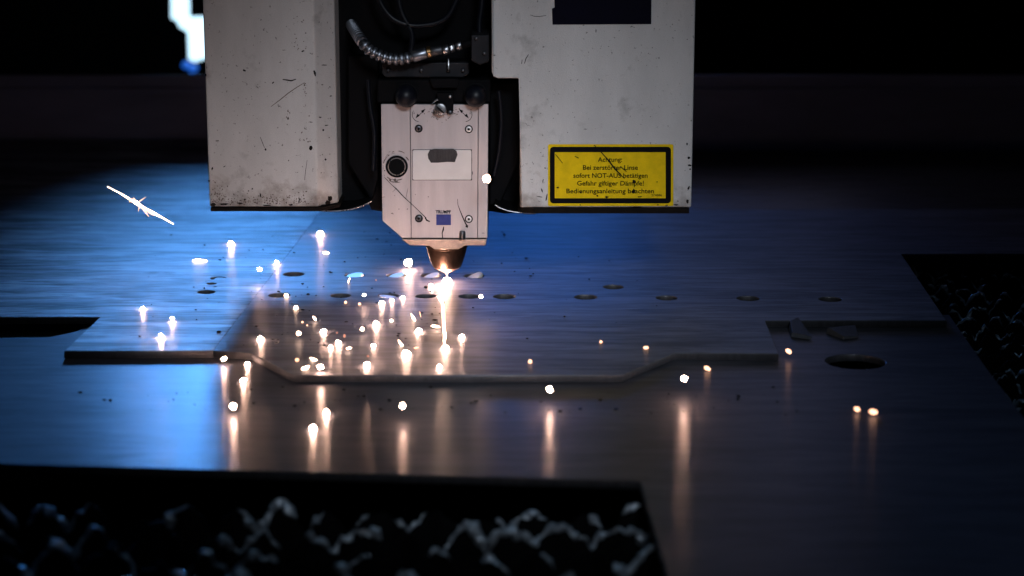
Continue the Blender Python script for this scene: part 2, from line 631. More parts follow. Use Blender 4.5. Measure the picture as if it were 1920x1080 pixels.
# bright discs cut loose and still lying in their holes
for i, (hx, hy, hw, tiltx, tilty) in enumerate([(665, 516.5, 35, 6, 5), (743, 517, 34, 5, 3), (808, 517.5, 35, 6, -2), (889, 518, 36, 7, -3),
                                 (728, 556, 36, -5, 7)]):
    c = G(hx, hy, -0.0004)
    r = hw / 2 * c.y / F * 1.0
    o = lathe("cut_disc", (c.x, c.y, c.z), [(r * 0.97, -0.003), (r, -0.0026), (r, -0.0004), (r * 0.97, 0)], M['cut_disc'],
              segs=32)
    if i < 4:      # tipped so that they catch the rear window
        nrm = ((Vector((0, 0, H)) - c).normalized() + (Vector(WIN_L) + Vector((0, 0, 0.03 * tilty)) - c).normalized()).normalized()
        o.rotation_euler = Vector((0, 0, 1)).rotation_difference(nrm).to_euler()
    else:
        o.rotation_euler = (R(tiltx), R(tilty), 0)
    lab = "bright round steel disc lying loose in a hole of the row behind the nozzle" if i < 4 else \
        "tilted bright steel disc sunk in a hole of the front row, beside sparks"
    tag(o, lab, "steel disc", "loose discs in the holes of the sheet")

# scraps lying in the pocket at the right
for i, (pts, h, lab) in enumerate([
        ([(1478, 618), (1492, 614), (1520, 637), (1482, 632)], 0.008, "small dark triangular steel scrap standing on edge in the sheet's pocket"),
        ([(1548, 625), (1600, 622), (1606, 634), (1580, 637)], 0.005, "flat dark steel scrap beside the triangular scrap in the pocket")]):
    base = [G(a, b, ZL + 0.0005) for a, b in pts]
    bm = bmesh.new()
    v0 = [bm.verts.new(p) for p in base]
    v1 = [bm.verts.new(p + Vector((0.002, 0.002, h * f))) for p, f in zip(base, (1.0, 1.2, 0.25, 0.5))]
    bm.faces.new(v0); bm.faces.new(v1)
    for a in range(4):
        bm.faces.new((v0[a], v0[(a + 1) % 4], v1[(a + 1) % 4], v1[a]))
    tag(mesh_from("steel_scrap", bm, M['cut_edge'], bevel=0.0004), lab, "scrap")

# ------------------------------------------------------------------ slag-crusted support slats
def slat(idx, y, x0, x1, top, pitch):
    """thin toothed sheet-metal slat, its teeth eaten away and beaded with slag"""
    rnd = random.Random(idx * 31 + 5)
    ph = (0.5 if idx % 2 else 0.0) + rnd.uniform(-0.12, 0.12)
    n = int((x1 - x0) / 0.0016)
    amp = {}
    crest = []
    sc_ = pitch / 0.034
    for i in range(n + 1):
        x = x0 + (x1 - x0) * i / n
        u = x / pitch + ph + 0.3 * noise.noise((x * 14 / sc_, idx * 3.1, 0))
        k = math.floor(u)
        fr = u - k
        if k not in amp:
            amp[k] = (rnd.uniform(0.6, 1.1), rnd.uniform(-0.010, 0.010) * sc_, rnd.uniform(0.3, 0.85))
        hgt, lean, ex = amp[k]
        a = (1 - abs(2 * fr - 1)) ** ex                            # ragged tooth
        z = top - 0.001 - 0.024 * sc_ * (1 - a * hgt)
        z += 0.0045 * sc_ * noise.noise((x * 150 / sc_, idx * 7.7, 1.0)) + 0.0025 * noise.noise((x * 420, idx * 1.7, 3.0))
        z = min(z, top - 0.0012)
        yy = y + lean * a + 0.006 * sc_ * noise.noise((x * 60 / sc_, idx * 2.2, 8.0))
        crest.append(Vector((x, yy, z)))
    bm = bmesh.new()
    rings = []
    for p in crest:
        rings.append([bm.verts.new((p.x, p.y + dy, p.z + dz)) for dy, dz in ((-0.0009, -0.07), (-0.0009, -0.001), (0.0009, -0.001), (0.0009, -0.07))])
    for a, b in zip(rings, rings[1:]):
        for q in range(4):
            bm.faces.new((a[q], a[(q + 1) % 4], b[(q + 1) % 4], b[q]))
    bm.faces.new(rings[0]); bm.faces.new(rings[-1])
    o = mesh_from("support_slat", bm, M['slag'])
    # slag beads along the teeth, coloured pale as light caught on the crests
    bm = bmesh.new()
    run = []
    for p in crest + [None]:
        if p is not None and noise.noise((p.x * 55 / sc_, idx * 4.1, 2.0)) > -0.08:
            run.append(p)
            continue
        m_ = len(run)
        if m_ > 4:
            tube_bm(bm, [q + Vector((0, 0, 0.0003)) for q in run],
                    [sc_ * (1.15 if pitch > 0.03 else 1.0) * (0.0009 + 0.0038 * max(0.0, noise.noise((q.x * 170 / sc_, idx * 9.1, 5.0)) + 0.22)) * min(1, (k_ + 0.4) / 3, (m_ - k_ - 0.6) / 3)
                     for k_, q in enumerate(run)], 7)
        run = []
    for v in bm.verts:
        v.co += 0.0014 * sc_ * noise.noise_vector(v.co * 420 / sc_)
        v.co.z = min(v.co.z, top - 0.0004)
    tag(mesh_from("slag_bead", bm, M['slag_lit_ridge'], o), kind='stuff')
    return o


SLAT_TOP = ZL - T
front_lab = "slag-crusted toothed support slat showing through the cut-away corner of the lower sheet"
right_lab = "slag-crusted toothed support slat showing past the slanted end of the holed sheet"
ys = []
y = 1.02
i = 0
while y < 2.10:
    front = y < 1.30
    x0, x1 = (-0.42, 0.16) if front else (0.30, 0.75)
    if y < 1.30 or y > 1.50:
        o = slat(i, y, x0, x1, SLAT_TOP, 0.034 if front else 0.023)
        nth = ["first", "second", "third", "fourth", "fifth", "sixth", "seventh", "eighth"][max(0, int((1.30 - y) / 0.044))]
        tag(o, nth + " slag-crusted toothed slat from the cut-away edge of the lower sheet" if front else right_lab, "support slat",
            "slats in the front opening" if front else "slats in the opening at the sheet's end")
    y += 0.044 if front else 0.036
    i += 1

# ------------------------------------------------------------------ rear cross beam and lit window
YB = G(960, 262, 0).y + 0.012
zt = VZ(141, YB)
root = empty("cross_beam", (0, YB, -0.02), "long grey painted cross beam behind the far sheet", "machine beam")
prism_obj("beam_body", [(YB, -0.3), (YB, zt), (YB + 0.005, zt), (YB + 0.005, -0.3)], 'x', -2.2, 2.2, M['beam'], root, bevel=0.0008)
prism_obj("rail", [(YB - 0.008, zt - 0.030), (YB - 0.008, zt - 0.018), (YB - 0.0005, zt - 0.018), (YB - 0.0005, zt - 0.030)], 'x', -2.1, 2.1, M['beam'], root, bevel=0.001)

YW = 4.2
win = [(319, -260), (350, -260), (351, 34), (410, 34), (410, 104), (380, 111), (366, 116), (354, 111), (352, 60), (336, 50), (332, 39), (321, 34)]
tag(prism_obj("lit_window", px_poly(win, YW), 'y', YW, YW + 0.03, M['window']),
    "glaring blue-white window gap with a stepped outline in the dark background", "window")
for (px, py, r, lab) in [(348, 122, 6.5, "small dim blue indicator lamp right below the glaring window"),
                    (361, 129, 7.5, "larger dim blue indicator lamp, lower of the two below the window")]:
    c = V(px, py, YW)
    s = r * YW / F
    tag(lathe("indicator_lamp", c, [(s * 0.3, -0.012), (s * 0.8, -0.009), (s, -0.003), (s, 0.02)], M['blue_lamp'], axis='y', segs=20),
        lab, "indicator lamp")

# ================================================================== LASER CUTTING HEAD
spot = G(838, 527)
YN = spot.y                    # nozzle axis
YF = YN - 0.048                # front of the head block
YH = YN - 0.058                # front of the two housings
head = empty("laser_cutting_head", (spot.x, YN, 0),
             "laser cutting head with two white housings, aluminium block and copper nozzle over the sheet", "laser cutter")

ZTOP = 0.46
# --- housing with chamfered inner edge
zb = VZ(388, YH)
xl, xc, xr = VX(386.5, 200, YH), VX(592, 200, YH), VX(627, 200, YH)
dc = 0.022
h1 = prism_obj("housing", [(xl, YH), (xc, YH), (xr, YH + dc), (xr, YH + 0.26), (xl, YH + 0.26)], 'z', zb, ZTOP, M['paint'], head,
               bevel=0.0018, segs=3)
tag(h1, "narrow plain white housing with chipped paint")
zl = VZ(396, YH)
prism_obj("base_lip", [(xl + 0.001, YH - 0.0012), (xc + 0.002, YH - 0.0012), (xr + 0.002, YH + dc), (xr + 0.002, YH + 0.25), (xl + 0.001, YH + 0.25)],
          'z', zl, zb - 0.0003, M['grime'], h1, bevel=0.0008)

# --- wide stepped housing
zs = VZ(147, YH)
xa, xb_, xe = VX(921.5, 100, YH), VX(975, 200, YH), VX(1300, 200, YH)
bm = bmesh.new()
pts = [(xb_, zb - 0.0005), (xe, zb - 0.0005), (xe, ZTOP), (xa, ZTOP), (xa, zs + 0.006), (xa + 0.002, zs + 0.002), (xa + 0.006, zs), (xb_, zs)]
prism(bm, pts, 'y', YH, YH + 0.26)
bm.edges.ensure_lookup_table()
ed = []
for e in bm.edges:
    a, b = e.verts
    if abs(a.co.y - YH) < 1e-6 and abs(b.co.y - YH) < 1e-6 and abs(a.co.x - b.co.x) < 1e-6 and a.co.x < xb_ + 1e-4 and abs(a.co.z - b.co.z) > 0.02:
        ed.append(e)
bmesh.ops.bevel(bm, geom=ed, offset=0.0132, segments=1, affect='EDGES', clamp_overlap=True)
h2 = mesh_from("housing", bm, M['paint'], head, bevel=0.0018, segs=3)
tag(h2, "wide stepped white housing with the yellow warning sticker")
prism_obj("base_lip", [(xb_ + 0.013, YH - 0.0012), (xe - 0.002, YH - 0.0012), (xe - 0.002, YH + 0.25), (xb_ - 0.002, YH + 0.25), (xb_ - 0.002, YH + 0.012)],
          'z', VZ(400, YH), zb - 0.001, M['grime'], h2, bevel=0.0008)

# dark label at the top of the wide housing
yl = YH - 0.0006
prism_obj("dark_label", px_poly([(1037, -60), (1222, -60), (1221, 45), (1036, 46), (1035, 16), (1040, 14)], YH), 'y', yl, YH + 0.0005, M['dark_label'], h2)

# yellow warning sticker
def rrect(x0, y0, x1, y1, r, n=5):
    out = []
    for cx, cy, a0 in ((x1 - r, y0 + r, -90), (x1 - r, y1 - r, 0), (x0 + r, y1 - r, 90), (x0 + r, y0 + r, 180)):
        for i in range(n + 1):
            a = R(a0 + 90 * i / n)
            out.append((cx + r * math.cos(a), cy + r * math.sin(a)))
    return out


st = rrect(1027.5, 270.5, 1262.5, 386, 3)
mesh_from("warning_sticker", plate("s", px_poly(st, YH), [], YH - 0.0007, 0.0009, M['yellow'], 'xz', 0.0001), M['yellow'], h2)
mesh_from("sticker_border", plate("s", px_poly(rrect(1031, 275, 1258, 381, 7), YH), [px_poly(rrect(1040, 285, 1248, 371.5, 0.8, 2), YH)],
                                  YH - 0.0010, 0.0005, M['ink'], 'xz', 0.00005), M['ink'], h2)
ty = YH - 0.00105
pm = YH / F
for body, cx, cy, w in [("Achtung:", 1143.5, 298.5, 45), ("Bei zerstörter Linse", 1144.5, 313.5, 102),
                        ("sofort NOT-AUS betätigen", 1144.5, 328.5, 138), ("Gefahr giftiger Dämpfe!", 1144.5, 343, 124),
                        ("Bedienungsanleitung beachten", 1144, 357.5, 163)]:
    p = V(cx, cy, YH)
    text_obj("lettering", body, p.x, p.z, w * pm * 1.02, 9.2 * pm, ty, M['text_ink'], h2, 0.012)
p = V(1231, 365.5, YH)
text_obj("lettering", "274886", p.x, p.z, 20 * pm, 4.4 * pm, ty, M['text_ink'], h2)


def scratch_bm(bm, pix, wid, Y, dy=0.00015, depth=0.0006):
    """a thin gouge following pixel points on the plane Y; width in photo pixels, tapering"""
    pts = [V(a, b, Y) for a, b in pix]
    n = len(pts)
    L_, R_ = [], []
    for i, q in enumerate(pts):
        d = (pts[min(i + 1, n - 1)] - pts[max(i - 1, 0)])
        d.y = 0
        d.normalize()
        s = Vector((-d.z, 0, d.x))
        wv = wid[i] if isinstance(wid, (list, tuple)) else wid * (0.35 + 0.65 * math.sin(math.pi * (i + 0.5) / n))
        hw = wv / 2 * Y / F
        L_.append(bm.verts.new((q + s * hw) + Vector((0, -dy, 0))))
        R_.append(bm.verts.new((q - s * hw) + Vector((0, -dy, 0))))
    for i in range(n - 1):
        f = bm.faces.new((L_[i], L_[i + 1], R_[i + 1], R_[i]))
    return bm


def blob_bm(bm, px, py, rx, ry, Y, rnd, dy=0.00015, n=11, ang=0.0):
    c = []
    for i in range(n):
        a = 2 * math.pi * i / n
        k = rnd.uniform(0.6, 1.15)
        u, w = rx * k * math.cos(a), ry * k * math.sin(a)
        c.append(bm.verts.new(V(px + u * math.cos(ang) - w * math.sin(ang), py + u * math.sin(ang) + w * math.cos(ang), Y) + Vector((0, -dy, 0))))
    bm.faces.new(c)


def thicken(bm, d=0.0003):
    ext = bmesh.ops.extrude_face_region(bm, geom=bm.faces[:])
    bmesh.ops.translate(bm, verts=[g for g in ext['geom'] if isinstance(g, bmesh.types.BMVert)], vec=(0, d, 0))
    return bm


rnd = random.Random(3)
# paint chips: narrow housing
bm = bmesh.new()
for (x, y, rx, ry, an) in [(458, 132, 4, 2, .5), (512, 155, 3, 1.3, -.9), (568, 96, 3, 1.5, -.4), (590, 137, 2.5, 6, -.2),
                           (583, 278, 3.5, 4.5, 0), (498, 280, 2, 2.2, 0), (541, 301, 1.3, 1.3, 0), (408, 264, 4, 1, 0),
                           (386, 141, 1.5, 3, 0), (392, 339, 2.5, 2, 0), (488, 366, 1.4, 5, 0), (473, 354, 1.8, 1.6, 0),
                           (466, 358, 1.6, 1.4, 0), (459, 374, 3, 1.6, 0), (398, 316, 1.5, 4, .3), (561, 376, 1.2, 7, .25),
                           (545, 384, 4, 2, 0), (450, 381, 6, 1.5, 0), (420, 383, 10, 2, 0), (400, 384, 6, 4, 0), (500, 385, 9, 1.4, 0),
                           (572, 122, 1, .8, 0), (559, 131, .9, .9, 0), (566, 131, .8, .8, 0), (553, 64, 1, 1, 0), (566, 41, 2, 1, .3),
                           (573, 62, 1.5, 1, 0), (553, 80, 1.5, .8, 0), (583, 229, 3.5, .8, .1), (571, 240, 1, 1, 0), (577, 266, 1.2, .8, 0),
                           (540, 222, 1.5, 3, .2), (423, 146, 1.5, 1, 0), (421, 312, 3, .8, -.5)]:
    blob_bm(bm, x, y, rx, ry, YH, rnd, ang=an)
scratch_bm(bm, [(530, 149), (538, 150), (546, 151.5), (555, 148.5)], 2.6, YH)
scratch_bm(bm, [(488, 257), (492, 267), (496, 277)], 1.1, YH)
scratch_bm(bm, [(576, 300), (573, 320), (571, 338)], .9, YH)
tag(mesh_from("paint_chips", thicken(bm), M['grime'], h1), kind='stuff')
bm = bmesh.new()
scratch_bm(bm, [(571, 155), (556, 164), (540, 175), (524, 188), (508, 200)], 1.6, YH)
for (x, y, rx, ry, n_) in [(540, 215, 3, 9, 12), (410, 366, 16, 14, 60), (505, 374, 60, 9, 120), (440, 378, 36, 7, 70), (572, 170, 3, 14, 14), (560, 60, 14, 40, 16), (575, 230, 10, 40, 18), (560, 372, 24, 12, 50)]:
    for _ in range(n_):
        q = rnd.gauss(0, 0.5), abs(rnd.gauss(0, 0.5))
        xx = min(max(x + rx * q[0], 392), 588)
        yy = y + ry * 0.9 - 2 * ry * q[1]
        z_ = rnd.uniform(0.3, 1.3)
        if yy < 385:
            blob_bm(bm, xx, yy, z_ * rnd.uniform(0.7, 2.0), z_, YH, rnd, n=7, ang=rnd.uniform(0, 3))
tag(mesh_from("grime_smudges", thicken(bm), M['soot'], h1), kind='stuff')


# chips on the chamfer of the narrow housing (placed on the slanting plane)
def on_chamfer(px, py, x0, x1, y0, y1):
    d = ray(px, py)
    # plane through (x0,y0),(x1,y1), vertical
    nx, ny = (y1 - y0), -(x1 - x0)
    t = (nx * x0 + ny * y0) / (nx * d.x + ny * d.y)
    return Vector((d.x * t, d.y * t, H + d.z * t))


bm = bmesh.new()
for (x, y, rx, ry) in [(606, 244, 2, 2), (608, 122, 5, 1), (620, 180, 2.5, 1.2), (618, 163, 1.5, 1), (604, 159, 2, 1), (600, 220, 3, 1.2), (612, 235, 4, 1), (617, 258, 1.2, 1),
                       (610, 299, 2, 2.2), (604, 290, 1, 1), (602, 324, 1.2, 1), (619, 372, 5, 6), (614, 380, 6, 5), (607, 385, 6, 2.5), (619, 222, 1, 1.5), (613, 200, .8, .8)]:
    vs = []
    for i in range(10):
        a = 2 * math.pi * i / 10
        k = rnd.uniform(0.65, 1.15)
        q = on_chamfer(x + rx * k * math.cos(a), y + ry * k * math.sin(a), xc, xr, YH, YH + dc)
        vs.append(bm.verts.new(q + Vector((0.00018, -0.00018, 0))))
    bm.faces.new(vs)
tag(mesh_from("edge_chips", thicken(bm), M['grime'], h1), kind='stuff')

# paint chips: wide housing
bm = bmesh.new()
for (x, y, rx, ry, an) in [(1288, 270, 1.5, 3, 0), (1292, 296, 3, 2.5, 0), (1293, 310, 4, 2, 0.2), (1291, 353, 2, 5, .3), (1294, 317, 2, 2, 0),
                           (1018, 339, 1, 4, .2), (1016, 357, 1.5, 5, -.3), (1012, 369, 6, 1, .2), (1025, 370, 1.5, 8, .2), (1022, 315, 2.5, 1, 0),
                           (1296, 226, 1, 2, 0), (1289, 378, 3, 4, 0), (1150, 389.5, 12, .8, 0), (1195, 388, 9, 1, 0), (1080, 389.5, 8, .8, 0),
                           (1268, 384, 5, 1.4, 0), (1014, 286, 1, .8, 0)]:
    blob_bm(bm, x, y, rx, ry, YH, rnd, ang=an)
scratch_bm(bm, [(994, 28), (1002, 30.5), (1012, 31), (1024, 29)], 1, YH)
scratch_bm(bm, [(983.5, 119), (986, 110), (991, 102)], 1.6, YH)
scratch_bm(bm, [(979, 112), (978, 120)], 1.4, YH)
tag(mesh_from("paint_chips", thicken(bm), M['grime'], h2), kind='stuff')
bm = bmesh.new()
for (x, y, rx, ry) in [(932, 20, 1.5, 1.5), (926, 28, 1, 1), (931, 56, 1.2, 1.2), (932, 73, 2, 2), (933, 105, 1.6, 6), (924, 129, 3, 1), (930, 118, 2, 1.5)]:
    vs = []
    for i in range(9):
        a = 2 * math.pi * i / 9
        k = rnd.uniform(0.65, 1.15)
        q = on_chamfer(x + rx * k * math.cos(a), y + ry * k * math.sin(a), xa, xa + 0.0132, YH + 0.0132, YH)
        vs.append(bm.verts.new(q + Vector((-0.00018, -0.00018, 0))))
    bm.faces.new(vs)
for (x, y, rx, ry) in [(991, 362, 2.2, 2), (990, 379, 8, 5), (985, 372, 5, 4), (994, 384, 6, 4), (982, 214, 1, 1), (995, 310, 1, 4)]:
    vs = []
    for i in range(11):
        a = 2 * math.pi * i / 11
        k = rnd.uniform(0.65, 1.15)
        q = on_chamfer(min(x + rx * k * math.cos(a), 999), y + ry * k * math.sin(a), xb_, xb_ + 0.0132, YH + 0.0132, YH)
        vs.append(bm.verts.new(q + Vector((-0.00018, -0.00018, 0))))
    bm.faces.new(vs)
tag(mesh_from("edge_chips", thicken(bm), M['grime'], h2), kind='stuff')
# scratches across the sticker
bm = bmesh.new()
ys_ = YH - 0.0011
scratch_bm(bm, [(1114, 272), (1120, 278), (1126, 284), (1134, 293), (1142, 302), (1150, 313), (1160, 324), (1171, 335)], [1, 1.2, 1.5, 1.8, 2.6, 2.8, 2.4, 1.0], ys_)
scratch_bm(bm, [(1041, 289), (1047, 296), (1055, 306)], 1.2, ys_)
scratch_bm(bm, [(1078, 293), (1085, 296.5)], 1.6, ys_)
scratch_bm(bm, [(1163, 312), (1169, 317), (1175, 322)], 1.6, ys_)
for (x, y, rx, ry) in [(1046, 352, 2.5, 2), (1120, 367, 2.4, 1.5), (1138, 369.5, 4, 2), (1188, 359, 3, 5), (1189, 341, 4, 3.5), (1089, 361, 2, 1.6), (1232, 341, 2, .8), (1250, 385, 3, 1.2), (1233, 384, 2, 1), (1088, 384.5, 1.5, 1), (1200, 369, 5, 1)]:
    blob_bm(bm, x, y, rx, ry, ys_, rnd)
tag(mesh_from("sticker_scratches", thicken(bm), M['grime'], h2), kind='stuff')

# --- curved splash shields beside the housings
def shield(pix, Y, depth, par):
    pts = [V(a, b, Y) for a, b in pix]
    bm = bmesh.new()
    th = 0.0022
    o = [(q.x, q.z) for q in pts] + [(q.x, q.z + th) for q in reversed(pts)]
    prism(bm, o, 'y', Y, Y + depth)
    o = mesh_from("splash_shield", bm, M['black'], par, bevel=0.0005)
    tube = tube_bm(bmesh.new(), [q + Vector((0, -0.0006, th / 2)) for q in pts], 0.0006, 8)
    mesh_from("shield_rim", tube, M['steel'], par, smooth=True)
    return o


shield([(600, 397), (632, 397.5), (655, 395), (676, 389), (690, 383), (697, 379)], YH + 0.024, 0.17, h1)
shield([(928, 386), (938, 392), (952, 397), (968, 400), (985, 401.5), (1005, 402)], YH + 0.016, 0.18, h2)

# --- black carriage between the housings
YC = YF + 0.055
car = plate("c", px_poly([(610, -120), (990, -120), (990, 399), (945, 401), (920, 397), (716, 397), (696, 394), (690, 378), (610, 380)], YC),
            [px_poly([(663.5, 324.5), (688, 324.5), (688, 330.5), (663.5, 330.5)], YC)], YC, 0.06, M['black'], 'xz', 0.002)
carriage = mesh_from("carriage", car, M['black'], head)
bx = px_poly([(655, 100), (712, 100), (712, 330), (700, 372), (655, 300)], YC)
prism_obj("carriage_rib", bx, 'y', YC - 0.02, YC + 0.001, M['black'], carriage, bevel=0.002)
bx = px_poly([(918, 150), (972, 150), (972, 300), (940, 372), (918, 380)], YC)
prism_obj("carriage_rib", bx, 'y', YC - 0.02, YC + 0.001, M['black'], carriage, bevel=0.002)

# --- head block
zT, zB = VZ(195, YF), VZ(446, YF)
X = lambda px: VX(px, 320, YF)
blk = px_poly([(714.5, 195), (915.5, 195), (914, 447), (752, 447), (716, 414)], YF)
block = prism_obj("head_block", blk, 'y', YF + 0.0022, YF + 0.09, M['dark_steel'], head, bevel=0.001)
side_l = prism_obj("side_plate", px_poly([(714.5, 195.5), (768.2, 195.5), (770.5, 446), (754, 446), (717, 414)], YF), 'y', YF, YF + 0.0024, M['alu'], block, bevel=0.0004)
cover = prism_obj("cover_plate", px_poly([(769.4, 196), (896.2, 196), (895, 446), (771.8, 446)], YF), 'y', YF, YF + 0.0024, M['alu'], head, bevel=0.0004)
tag(cover, "engraved aluminium cover plate with four screws")
side_r = prism_obj("side_plate", px_poly([(897.4, 195.5), (915.5, 195.5), (914, 446), (896.2, 446)], YF), 'y', YF, YF + 0.0024, M['alu'], block, bevel=0.0004)

ps = YF / F
# screws
for px, py in [(785, 241), (879, 242), (785.5, 409.5), (879, 410.5)]:
    p = V(px, py, YF)
    r = 7.6 * ps
    s_ = lathe("screw_ring", (p.x, YF, p.z), [(r, -0.0002), (r, -0.0006), (r * 0.74, -0.0006), (r * 0.74, -0.0002)], M['ink'], cover, 'y', 28)
    lathe("screw", (p.x, YF, p.z), [(r * 0.72, 0.0), (r * 0.72, -0.001), (r * 0.62, -0.0013)], M['alu_light'] if px > 800 else M['dark_steel'], cover, 'y', 24)
    lathe("screw_socket", (p.x, YF, p.z), [(r * 0.34, 0.0), (r * 0.34, -0.00145)], M['black'], cover, 'y', 6)
# name plate with worn patch
prism_obj("name_plate_backing", px_poly([(773.3, 280.2), (885, 280.2), (885, 338), (773.3, 338)], YF), 'y', YF - 0.0002, YF + 0.0003, M['ink'], cover)
mesh_from("name_plate", plate("p", px_poly(rrect(774, 281, 884, 337, 3), YF), [], YF - 0.0012, 0.0014, M['alu_light'], 'xz', 0.0003), M['alu_light'], cover)
wp = []
for i, (a, b) in enumerate([(806, 281), (815, 279), (832, 279.5), (850, 279), (856, 283), (858, 290), (855, 298), (853, 304), (838, 303.5), (822, 305), (808, 305), (803, 297), (802, 289)]):
    wp.append((a, b))
prism_obj("worn_patch", px_poly(wp, YF - 0.0012), 'y', YF - 0.0015, YF - 0.0011, M['worn'], cover)
# blue square and the maker's lettering
prism_obj("blue_square", px_poly([(818, 402), (845.5, 402), (845.5, 422), (818, 422)], YF), 'y', YF - 0.0004, YF + 0.0002, M['blue_print'], cover)
p = V(831, 397, YF)
text_obj("lettering", "TRUMPF", p.x, p.z, 29 * ps, 6.2 * ps, YF - 0.0003, M['ink'], cover, 0.03)
# pin
p = V(867, 440, YF)
lathe("locating_pin", (p.x, YF - 0.003, VZ(445, YF)), [(6 * ps, -0.001), (6.2 * ps, 0.0035), (5.6 * ps, 0.006), (4.5 * ps, 0.0068)], M['dark_steel'], cover, 'z', 20)

# scratches on the block
ysc = YF
bm = bmesh.new()
scratch_bm(bm, [(722, 334), (735, 347), (743, 354), (757, 369), (770, 381), (785, 395), (799, 409)], [.8, 1, 1.8, 1.5, 1.2, 1.2, 2], ysc)
scratch_bm(bm, [(797, 408), (800, 413), (806, 415.5)], 3, ysc)
scratch_bm(bm, [(858, 373), (858.5, 384), (863, 396), (868, 408), (873, 419), (876, 424)], [.8, 1, 1.5, 2.2, 2.2, 2.5], ysc)
blob_bm(bm, 875.5, 424.5, 3, 3.2, ysc, rnd)
scratch_bm(bm, [(832, 425), (831, 431), (829, 437), (830, 446)], [1.6, 3, 1.8, 2], ysc)
scratch_bm(bm, [(716, 370), (722, 369)], .8, ysc)
scratch_bm(bm, [(765, 353), (763, 362), (761, 372)], .7, ysc)
scratch_bm(bm, [(736, 360), (742, 354)], .7, ysc)
for (x, y, rx, ry) in [(764, 392, 1.2, 1), (748, 392, 1.4, .7), (735, 400, 2.5, .9), (737, 401, 1, .6), (779, 365, .8, .8), (776, 302, 1.2, 4), (775, 312, 1, 5), (774, 330, 1.6, 2.6),
                       (778, 333, 2, 2), (776, 322, 1, 3), (803, 369, .9, .8), (740, 367, 1, .6), (884.5, 300, .8, 14), (886, 325, .7, 4), (721, 320, 1.3, 1), (906, 437, 3, .6)]:
    blob_bm(bm, x, y, rx, ry, ysc, rnd)
tag(mesh_from("scratches", thicken(bm), M['grime'], cover), kind='stuff')
# smudges beneath the adjusting screw and around the bore
bm = bmesh.new()
for _ in range(150):
    xx, yy = 830 + rnd.gauss(0, 15), 202 + abs(rnd.gauss(0, 9))
    if 774 < xx < 890:
        z_ = rnd.uniform(0.3, 1.2)
        blob_bm(bm, xx, yy, z_ * rnd.uniform(1, 2), z_, ysc, rnd, n=7)
tag(mesh_from("grime_smudges", thicken(bm), M['soot'], cover), kind='stuff')

# bore with ring
p = V(744, 312, YF)
r = 21 * ps
ring = lathe("bore_ring", (p.x, YF, p.z), [(r, 0.0002), (r, -0.0012), (r * 0.92, -0.0016), (r * 0.80, -0.0014), (r * 0.78, 0.0)], M['ink'], block, 'y', 40)
lathe("bore_rim", (p.x, YF, p.z), [(r * 0.82, -0.0013), (r * 0.79, -0.0019), (r * 0.74, -0.0019), (r * 0.72, -0.0013)], M['steel'], block, 'y', 40)
lathe("bore", (p.x, YF, p.z), [(r * 0.74, 0.0), (r * 0.74, -0.0015), (r * 0.5, -0.00155)], M['black'], block, 'y', 36)
bm = bmesh.new()
for i in range(46):
    a = rnd.uniform(0, 2 * math.pi)
    rr = rnd.uniform(24, 31)
    da = rnd.uniform(0.1, 0.45)
    if 744 + rr * math.cos(a) > 767 or 744 + rr * math.cos(a + da) > 767 or 744 + rr * math.cos(a) < 717 or 744 + rr * math.cos(a + da) < 717:
        continue
    scratch_bm(bm, [(744 + rr * math.cos(a + da * t), 312 + rr * math.sin(a + da * t)) for t in (0, .33, .66, 1)], rnd.uniform(.5, 2.2), ysc)
tag(mesh_from("scuff_marks", thicken(bm), M['soot'], block), kind='stuff')

# engraved turning arrows
for sgn, cx in ((1, 790), (-1, 868)):
    bm = bmesh.new()
    P = lambda dx, dy: (cx + sgn * dx, 211 + dy)
    scratch_bm(bm, [P(-8, 8), P(0, 1), P(4, -3)], [1.1, 1.1, 1.1], ysc)
    for tip, back in (((8, -7), (1, -1)), ((-11, 11), (-5, 4))):
        d = Vector((tip[0] - back[0], tip[1] - back[1])).normalized()
        nrm = Vector((-d.y, d.x))
        q = [P(*tip), P(back[0] + nrm.x * 3, back[1] + nrm.y * 3), P(back[0] - nrm.x * 3, back[1] - nrm.y * 3)]
        bm.faces.new([bm.verts.new(V(a, b, ysc) + Vector((0, -0.00015, 0))) for a, b in q])
    arc = [P(-4 + 13 * math.cos(R(a)), 4 + 13 * math.sin(R(a))) for a in range(95, 215, 12)]
    scratch_bm(bm, arc, [1.0] * len(arc), ysc)
    scratch_bm(bm, [P(-13, 2), P(-15, -4), P(-17, 3), P(-13, 2)], [.9] * 4, ysc)
    mesh_from("arrow_mark", thicken(bm), M['ink'], cover)

# --- flange and nozzle
fl = px_poly([(752, 449), (913, 449), (911, 461), (871, 461.5), (860, 468), (815, 468), (805, 461.5), (768, 461)], YF)
flange = prism_obj("nozzle_flange", fl, 'y', YF + 0.001, YF + 0.085, M['flange'], head, bevel=0.0009, segs=3)
gap = px_poly([(756, 446), (912, 446), (912, 450), (756, 450)], YF)
prism_obj("flange_gap", gap, 'y', YF + 0.004, YF + 0.08, M['grime'], flange)
zg = lambda py: VZ(py, YN - 0.008)
pn = YN / F
prof = [(38.5, 455), (38.5, 466), (37.5, 472), (35.5, 480), (33, 488), (30, 496), (28, 501), (25.5, 503.5), (24, 504)]
noz = lathe("nozzle", (spot.x, YN, 0), [(r_ * pn, zg(y_)) for r_, y_ in prof], M['copper'], head, 'z', 48)
prof = [(24.5, 503), (25, 504), (24.5, 505), (14, 510), (6, 514), (3.5, 515), (2.2, 515.2)]
lathe("nozzle_tip", (spot.x, YN, 0), [(r_ * pn, zg(y_)) for r_, y_ in prof], M['copper_tip'], noz, 'z', 40)
prof = [(38.8, 462), (39.6, 463), (39.6, 466), (38.4, 467)]
